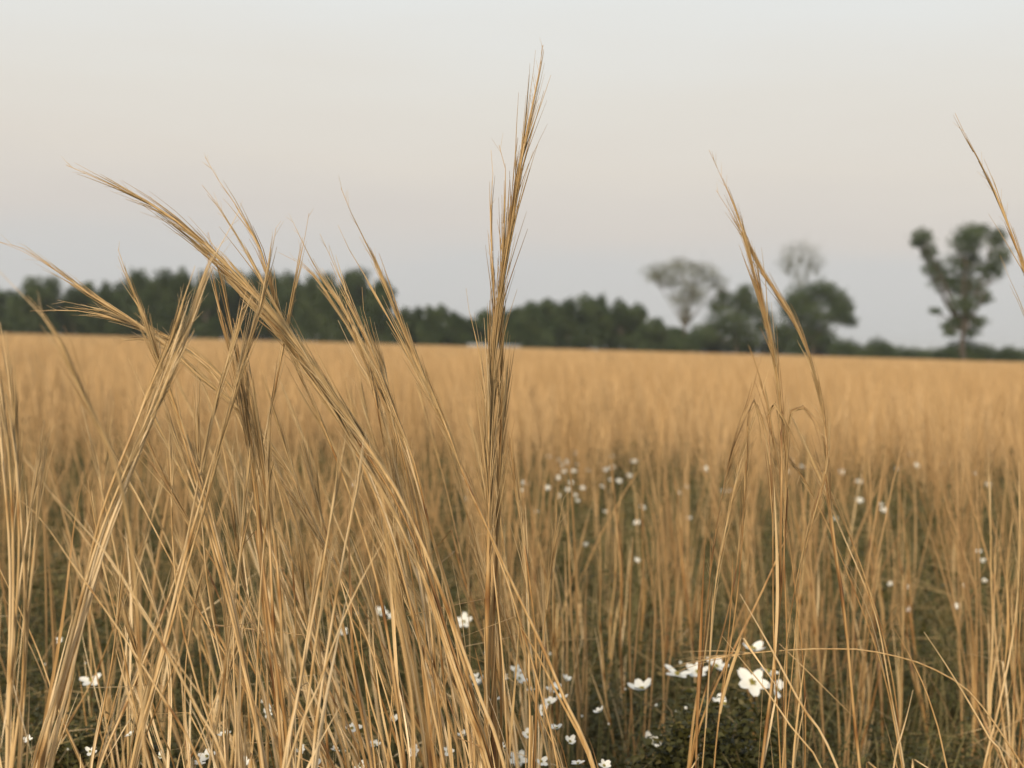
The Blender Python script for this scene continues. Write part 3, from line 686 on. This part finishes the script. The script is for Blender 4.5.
# ------------------------------------------------------------------ trees
def tree(name, label, px, d, py_base, lobes, tr=.25, mat=M_TREE, dens=1.0, leaf=(.22, .5), cat='tree', group=None, gaps=.25, twigs=0, fat=1.0, bark=M_BARK):
    """lobes: (px, py, half width px, half height px); trunk foot under px"""
    s = d / F
    base = P(px, py_base, d); base[2] = float(ground_z(d))
    root = bpy.data.objects.new(name, None); COL.objects.link(root); root.location = base
    tag(root, label, cat, group)
    a = Acc(); tops = []; tt0 = rng.uniform(.3, .75)
    for (lx, ly, rx, ry) in lobes:
        rx *= fat; ry *= fat
        c = P(lx, ly, d) + np.array([0, rng.normal(0, rx * s * .4), 0]); tops.append(c)
        n = int(dens * rx * ry * 7) + 20
        u = norm(rng.normal(0, 1, (n, 3)))
        wob = 1 + .22 * np.sin(u[:, 0] * 5 + c[0]) * np.sin(u[:, 2] * 6 + c[1]) + .12 * np.sin(u[:, 1] * 9 + u[:, 2] * 11 + c[2])
        rr_ = rng.beta(2.2, 1.0, n) * wob
        p = c + u * rr_[:, None] * np.array([rx * s, rx * s, ry * s])
        p = p + rng.normal(0, .05, (n, 3)) * np.array([rx, rx, ry]) * s
        g = np.sin(p[:, 0] * 1.9 + c[0]) * np.sin(p[:, 2] * 2.3 + 1) * np.sin(p[:, 1] * 1.7 + 2)
        p = p[g > -1 + gaps * 1.6 * rng.random(n) ** .5] if gaps else p
        p = p[p[:, 2] > base[2] + .1]
        n = len(p)
        if not n: continue
        sz = rng.uniform(*leaf, n)
        e1 = norm(rng.normal(0, 1, (n, 3))); e2 = norm(np.cross(e1, rng.normal(0, 1, (n, 3))))
        w = sz[:, None]
        V = np.stack([p - e1 * w * .5, p - e2 * w * .28, p + e1 * w * .5, p + e2 * w * .28], 1).reshape(-1, 3)
        cl = np.clip(tt0 + .3 * np.sin(p[:, 0] * .9 + p[:, 2] * 1.1) + rng.normal(0, .18, n), 0, 1)
        a.add((V, np.arange(n * 4).reshape(-1, 4)), np.repeat(cl, 4))
    link('crown', a.mesh('crown', mat, False, base), root)
    # trunk with limbs
    b = Acc(); zt = max(t[2] for t in tops)
    cen = np.mean(tops, 0); fork = base + (cen - base) * np.array([.35, .35, .42])
    C, _ = catmull([base - np.array([0, 0, .1]), base + (fork - base) * .5 + rng.normal(0, tr * .3, 3), fork], 8)
    b.add(tubes(C[None], (tr * np.linspace(1.25, .75, 8))[None], 8), rng.random())
    for t, lb_ in zip(tops, lobes):
        m = fork + (t - fork) * .5 + rng.normal(0, .25, 3)
        C, _ = catmull([fork, m, t], 8)
        b.add(tubes(C[None], (tr * np.linspace(.55, .10, 8))[None], 5), rng.random())
        for k in range(twigs):
            e = t + rng.normal(0, .62, 3) * lb_[2] * s * fat + np.array([0, 0, .25 * lb_[3] * s]); mm = (m + t) / 2
            C, _ = catmull([mm, (mm + e) / 2 + rng.normal(0, .15, 3), e], 6)
            b.add(tubes(C[None], (tr * np.linspace(.22, .04, 6))[None], 4), rng.random())
    link('trunk', b.mesh('trunk', bark, True, base), root)
    return root

top_x = [-80, -30, 0, 10, 35, 55, 65, 80, 100, 115, 135, 146, 160, 172, 190, 230, 260, 300, 320, 340, 360, 375, 390, 398, 405, 430, 442, 452, 462, 472, 480, 492, 506, 520, 540, 570, 586, 602, 622, 642, 652, 664, 684]
top_y = [280, 276, 288, 290, 274, 276, 288, 283, 280, 284, 271, 266, 270, 265, 271, 272, 269, 272, 274, 271, 267, 273, 286, 298, 307, 305, 304, 310, 316, 318, 311, 306, 311, 304, 298, 298, 293, 293, 300, 304, 316, 323, 330]
def hor(px): return 329 + px * 0.0283
x = -70; k = 0
while x < 690:
    w = rng.uniform(13, 21) if x < 400 or x > 510 else rng.uniform(10, 15)
    ty = np.interp(x, top_x, top_y); by = hor(x) + 5
    hgt = by - ty
    lobes = []
    for j in range(5):
        lx = x + rng.uniform(-.55, .55) * w; ly = ty + hgt * rng.uniform(.22, .5)
        rx = w * rng.uniform(.4, .65); ry = hgt * rng.uniform(.14, .24)
        ty2 = np.interp(lx, top_x, top_y); ly = max(ly, ty2 + ry * 1.02); lobes.append((lx, ly, rx, ry))
    lobes.append((x, ty + hgt * .17, w * rng.uniform(.4, .6), hgt * .18))
    for j in range(4):
        lobes.append((x + (j - 1.5) * .45 * w, ty + hgt * rng.uniform(.55, .68) + (j % 2) * hgt * .22, w * rng.uniform(.6, .85), hgt * rng.uniform(.2, .28)))
    if x < 400: lab, grp = 'dark green tree in the unbroken tree line behind the left thicket', 'tree line behind the left thicket'
    elif x < 512: lab, grp = 'lower dark tree in the dip of the tree line by the tallest stalk', 'lower trees in the dip of the tree line'
    else: lab, grp = 'dark rounded tree in the smooth clump right of the tallest stalk', 'rounded trees right of the tallest stalk'
    tree('tree', lab, x, 232 + rng.uniform(0, 30), by, lobes, .28, group=grp, dens=1.0, gaps=0, leaf=(.25, .6))
    x += w * rng.uniform(.95, 1.25); k += 1

tree('umbrella_tree', 'airy pale flat-topped tree with a slim bare trunk right of the rounded clump', 684, 236, 345,
     [(660, 271, 15, 8), (680, 266, 16, 8), (700, 272, 15, 9), (714, 282, 12, 8), (672, 280, 14, 7), (692, 287, 12, 7), (682, 298, 13, 8), (697, 296, 10, 8), (685, 318, 6, 6), (655, 277, 8, 5), (722, 290, 6, 5), (685, 309, 5, 5)], .22, M_PALE, dens=.75, gaps=.45, fat=1.25, leaf=(.15, .4), twigs=5)
tree('slim_topped_tree', 'dark tree with a narrow top and broad bushy base behind the twin-tipped stalk', 738, 236, 347,
     [(745, 293, 9, 8), (738, 302, 13, 9), (752, 308, 13, 10), (718, 306, 9, 7), (730, 320, 20, 11), (712, 332, 18, 10), (745, 335, 24, 12), (765, 322, 10, 12), (700, 338, 14, 8), (722, 297, 6, 5)], .25, M_TREE, dens=1.2, gaps=.25, twigs=2, fat=1.2)
tree('bare_tree', 'pale almost leafless tree rising behind the dense dark round one', 800, 262, 347,
     [(782, 262, 10, 9), (790, 251, 11, 9), (801, 247, 12, 9), (813, 252, 11, 9), (819, 263, 9, 9), (796, 263, 11, 9), (808, 266, 10, 9), (801, 279, 10, 8)], .13, M_PALE, dens=.55, leaf=(.10, .26), gaps=.45, twigs=26, bark=M_PALE)
tree('round_tree', 'dense dark round tree with a ragged right side, tallest of the bushy ones', 812, 232, 350,
     [(805, 298, 15, 12), (822, 290, 13, 9), (836, 300, 13, 11), (790, 308, 11, 12), (812, 316, 20, 14), (838, 316, 13, 8), (850, 322, 8, 5), (800, 334, 18, 12), (822, 338, 14, 10), (783, 335, 9, 12), (846, 308, 8, 6)], .3, M_TREE, dens=1.2, gaps=.2, twigs=2, fat=1.2)
tree('lone_tree', 'tall lone fan-shaped tree at the right with ragged gaps in its crown', 965, 200, 353,
     [(922, 237, 10, 8), (930, 252, 8, 9), (936, 268, 11, 9), (962, 243, 16, 12), (978, 230, 15, 7), (998, 238, 9, 9), (1000, 256, 10, 9), (990, 270, 12, 9), (966, 262, 17, 11), (948, 280, 13, 10), (970, 286, 18, 12), (985, 298, 8, 6), (962, 304, 13, 8), (955, 322, 7, 6), (978, 322, 9, 6), (972, 332, 9, 5), (950, 333, 7, 4), (936, 311, 6, 3.5), (947, 326, 6, 4), (968, 316, 8, 6), (917, 243, 6, 4)], .42, M_TREE, dens=1.35, gaps=.4, leaf=(.18, .42), fat=1.16, twigs=3)

def shrub(px, d, rx, topy, label, group=None):
    by = hor(px) + 5; hgt = by - topy
    lobes = [(px, topy + hgt * .45, rx * .7, hgt * .42), (px - rx * .5, topy + hgt * .65, rx * .55, hgt * .35), (px + rx * .5, topy + hgt * .6, rx * .55, hgt * .38), (px, topy + hgt * .8, rx, hgt * .25)]
    tree('shrub', label, px, d, by, lobes, .08, dens=1.4, leaf=(.18, .36), cat='shrub', group=group, gaps=.15)
shrub(967, 202, 26, 338, 'dark shrub crowding the trunk foot of the lone tree')
shrub(1010, 215, 13, 344, 'small dark shrub between the lone tree and the right picture edge')
shrub(877, 228, 14, 335, 'rounded shrub forming the bump in the low hedge right of the round tree')
for xx in np.arange(676, 1100, 15.0):
    ty = np.interp(xx, [670, 690, 720, 850, 862, 900, 930, 1000, 1100], [328, 334, 334, 338, 341, 343, 346, 348, 348])
    shrub(xx + rng.uniform(-3, 3), 226 + rng.uniform(0, 22), rng.uniform(10, 14), ty + rng.uniform(-1.5, 1.5), 'low dark shrub in the hedge along the far right field edge', 'hedge shrubs along the far right field edge')

# ------------------------------------------------------------------ pale shed roof behind the far grass
def box(a, x0, x1, y0, y1, z0, z1):
    v = np.array([[x, y, z] for z in (z0, z1) for y in (y0, y1) for x in (x0, x1)], float)
    f = np.array([[0, 2, 3, 1], [4, 5, 7, 6], [0, 1, 5, 4], [2, 6, 7, 3], [0, 4, 6, 2], [1, 3, 7, 5]])
    a.add((v, f), 0.0)
c = P(494, 345, 223); gz = float(ground_z(223))
root = bpy.data.objects.new('shed', None); COL.objects.link(root); root.location = (c[0], 223, gz)
tag(root, 'low pale grey shed barely showing over the far grass behind the tallest stalk', 'shed')
M_WALL = plain('pale_board', (.36, .37, .36)); M_ROOF = plain('pale_tin', (.42, .43, .44), .5); M_DARK = plain('dark_door', (.09, .08, .07))
a = Acc(); box(a, -4.0, 4.0, 0, 2.6, 0, .85); link('wall', a.mesh('wall', M_WALL), root)
a = Acc(); v = np.array([[-4.2, -.2, 0.853], [4.2, -.2, 0.853], [4.2, 2.8, 0.853], [-4.2, 2.8, 0.853], [-4.2, -.2, 0.90], [4.2, -.2, 0.90], [4.2, 2.8, 1.08], [-4.2, 2.8, 1.08]])
a.add((v, np.array([[0, 3, 2, 1], [4, 5, 6, 7], [0, 1, 5, 4], [1, 2, 6, 5], [2, 3, 7, 6], [3, 0, 4, 7]])), 0); link('roof', a.mesh('roof', M_ROOF), root)
a = Acc(); box(a, .4, 1.3, -.03, -.003, 0, .78); link('door', a.mesh('door', M_DARK), root)

# ------------------------------------------------------------------ sky and sun
SUN_EL, SUN_AZ = R(26), R(200)        # low sun behind the viewer, over the left shoulder (azimuth from +Y clockwise)
w = bpy.data.worlds.new('World'); scene.world = w; w.use_nodes = True
nt = w.node_tree; nt.nodes.clear(); N, L = nt.nodes, nt.links
out = N.new('ShaderNodeOutputWorld')
sky = N.new('ShaderNodeTexSky'); sky.sky_type = 'NISHITA'; sky.sun_disc = False
sky.sun_elevation = SUN_EL; sky.sun_rotation = SUN_AZ; sky.air_density = 1.0; sky.dust_density = 3.0; sky.ozone_density = 1.0
tc = N.new('ShaderNodeTexCoord'); sp = N.new('ShaderNodeSeparateXYZ'); L.new(tc.outputs['Generated'], sp.inputs[0])
# thin evening overcast: pale blue-grey low down, pinkish cream above it
rp = ramp(nt, [(0.0, (.585, .592, .590)), (0.055, (.618, .612, .602)), (0.085, (.678, .632, .588)), (0.125, (.745, .690, .618)), (0.17, (.77, .735, .668)), (0.23, (.795, .80, .77)), (0.5, (.70, .76, .80)), (1.0, (.55, .65, .78))])
mpw = N.new('ShaderNodeMapping'); mpw.inputs['Scale'].default_value = (3, 3, 16); L.new(tc.outputs['Generated'], mpw.inputs[0])
nzw = N.new('ShaderNodeTexNoise'); nzw.inputs['Scale'].default_value = 1.6; nzw.inputs['Detail'].default_value = 5; L.new(mpw.outputs[0], nzw.inputs[0])
mw = N.new('ShaderNodeMath'); mw.operation = 'MULTIPLY_ADD'; mw.inputs[1].default_value = .05; L.new(nzw.outputs[0], mw.inputs[0])
aw = N.new('ShaderNodeMath'); aw.operation = 'SUBTRACT'; aw.inputs[1].default_value = .025; L.new(sp.outputs['Z'], aw.inputs[0]); L.new(aw.outputs[0], mw.inputs[2])
L.new(mw.outputs[0], rp.inputs[0])
b1 = N.new('ShaderNodeBackground'); b1.inputs[1].default_value = 0.05; L.new(sky.outputs[0], b1.inputs[0])
b2 = N.new('ShaderNodeBackground'); b2.inputs[1].default_value = 0.925; L.new(rp.outputs[0], b2.inputs[0])
mx = N.new('ShaderNodeMixShader'); mx.inputs[0].default_value = .9
L.new(b1.outputs[0], mx.inputs[1]); L.new(b2.outputs[0], mx.inputs[2]); L.new(mx.outputs[0], out.inputs[0])

sd = bpy.data.lights.new('sun', 'SUN'); sd.energy = 4.2; sd.angle = R(10); sd.color = (1.0, .83, .61)
so = bpy.data.objects.new('sun', sd); COL.objects.link(so)
from mathutils import Vector, Matrix
sdir = Vector((math.sin(SUN_AZ) * math.cos(SUN_EL), math.cos(SUN_AZ) * math.cos(SUN_EL), math.sin(SUN_EL)))
so.rotation_euler = sdir.to_track_quat('Z', 'Y').to_euler(); so.location = (-20, -30, 30)

# ------------------------------------------------------------------ evening haze
hz = bpy.data.materials.new('haze'); hz.use_nodes = True; hn = hz.node_tree; hn.nodes.clear()
ho = hn.nodes.new('ShaderNodeOutputMaterial'); hv = hn.nodes.new('ShaderNodeVolumePrincipled')
hv.inputs['Color'].default_value = (.95, .95, .93, 1); hv.inputs['Density'].default_value = .00022; hv.inputs['Anisotropy'].default_value = .2
hn.links.new(hv.outputs[0], ho.inputs['Volume'])
a = Acc(); box(a, -3000, 3000, -60, 4500, -1.2, 32)
tag(link('haze', a.mesh('haze', hz)), kind='stuff')

# ------------------------------------------------------------------ camera
cd = bpy.data.cameras.new('camera'); cd.sensor_width = 36; cd.lens = 36 * F / 1024; cd.clip_start = .05; cd.clip_end = 9000
co = bpy.data.objects.new('camera', cd); COL.objects.link(co)
mm = Matrix(((rt[0], up[0], -fwd[0], CAM[0]), (rt[1], up[1], -fwd[1], CAM[1]), (rt[2], up[2], -fwd[2], CAM[2]), (0, 0, 0, 1)))
co.matrix_world = mm
cd.dof.use_dof = True; cd.dof.focus_distance = 1.52; cd.dof.aperture_fstop = (cd.lens) / 7.8; cd.dof.aperture_blades = 0
scene.camera = co

scene.view_settings.view_transform = 'Standard'; scene.view_settings.look = 'None'
scene.view_settings.exposure = 0.22; scene.view_settings.gamma = 1.0
scene.render.engine = 'CYCLES'
cy = scene.cycles
cy.volume_bounces = 0; cy.max_bounces = 6; cy.diffuse_bounces = 3; cy.glossy_bounces = 2; cy.transmission_bounces = 4; cy.transparent_max_bounces = 4
cy.use_denoising = True
cy.use_adaptive_sampling = True
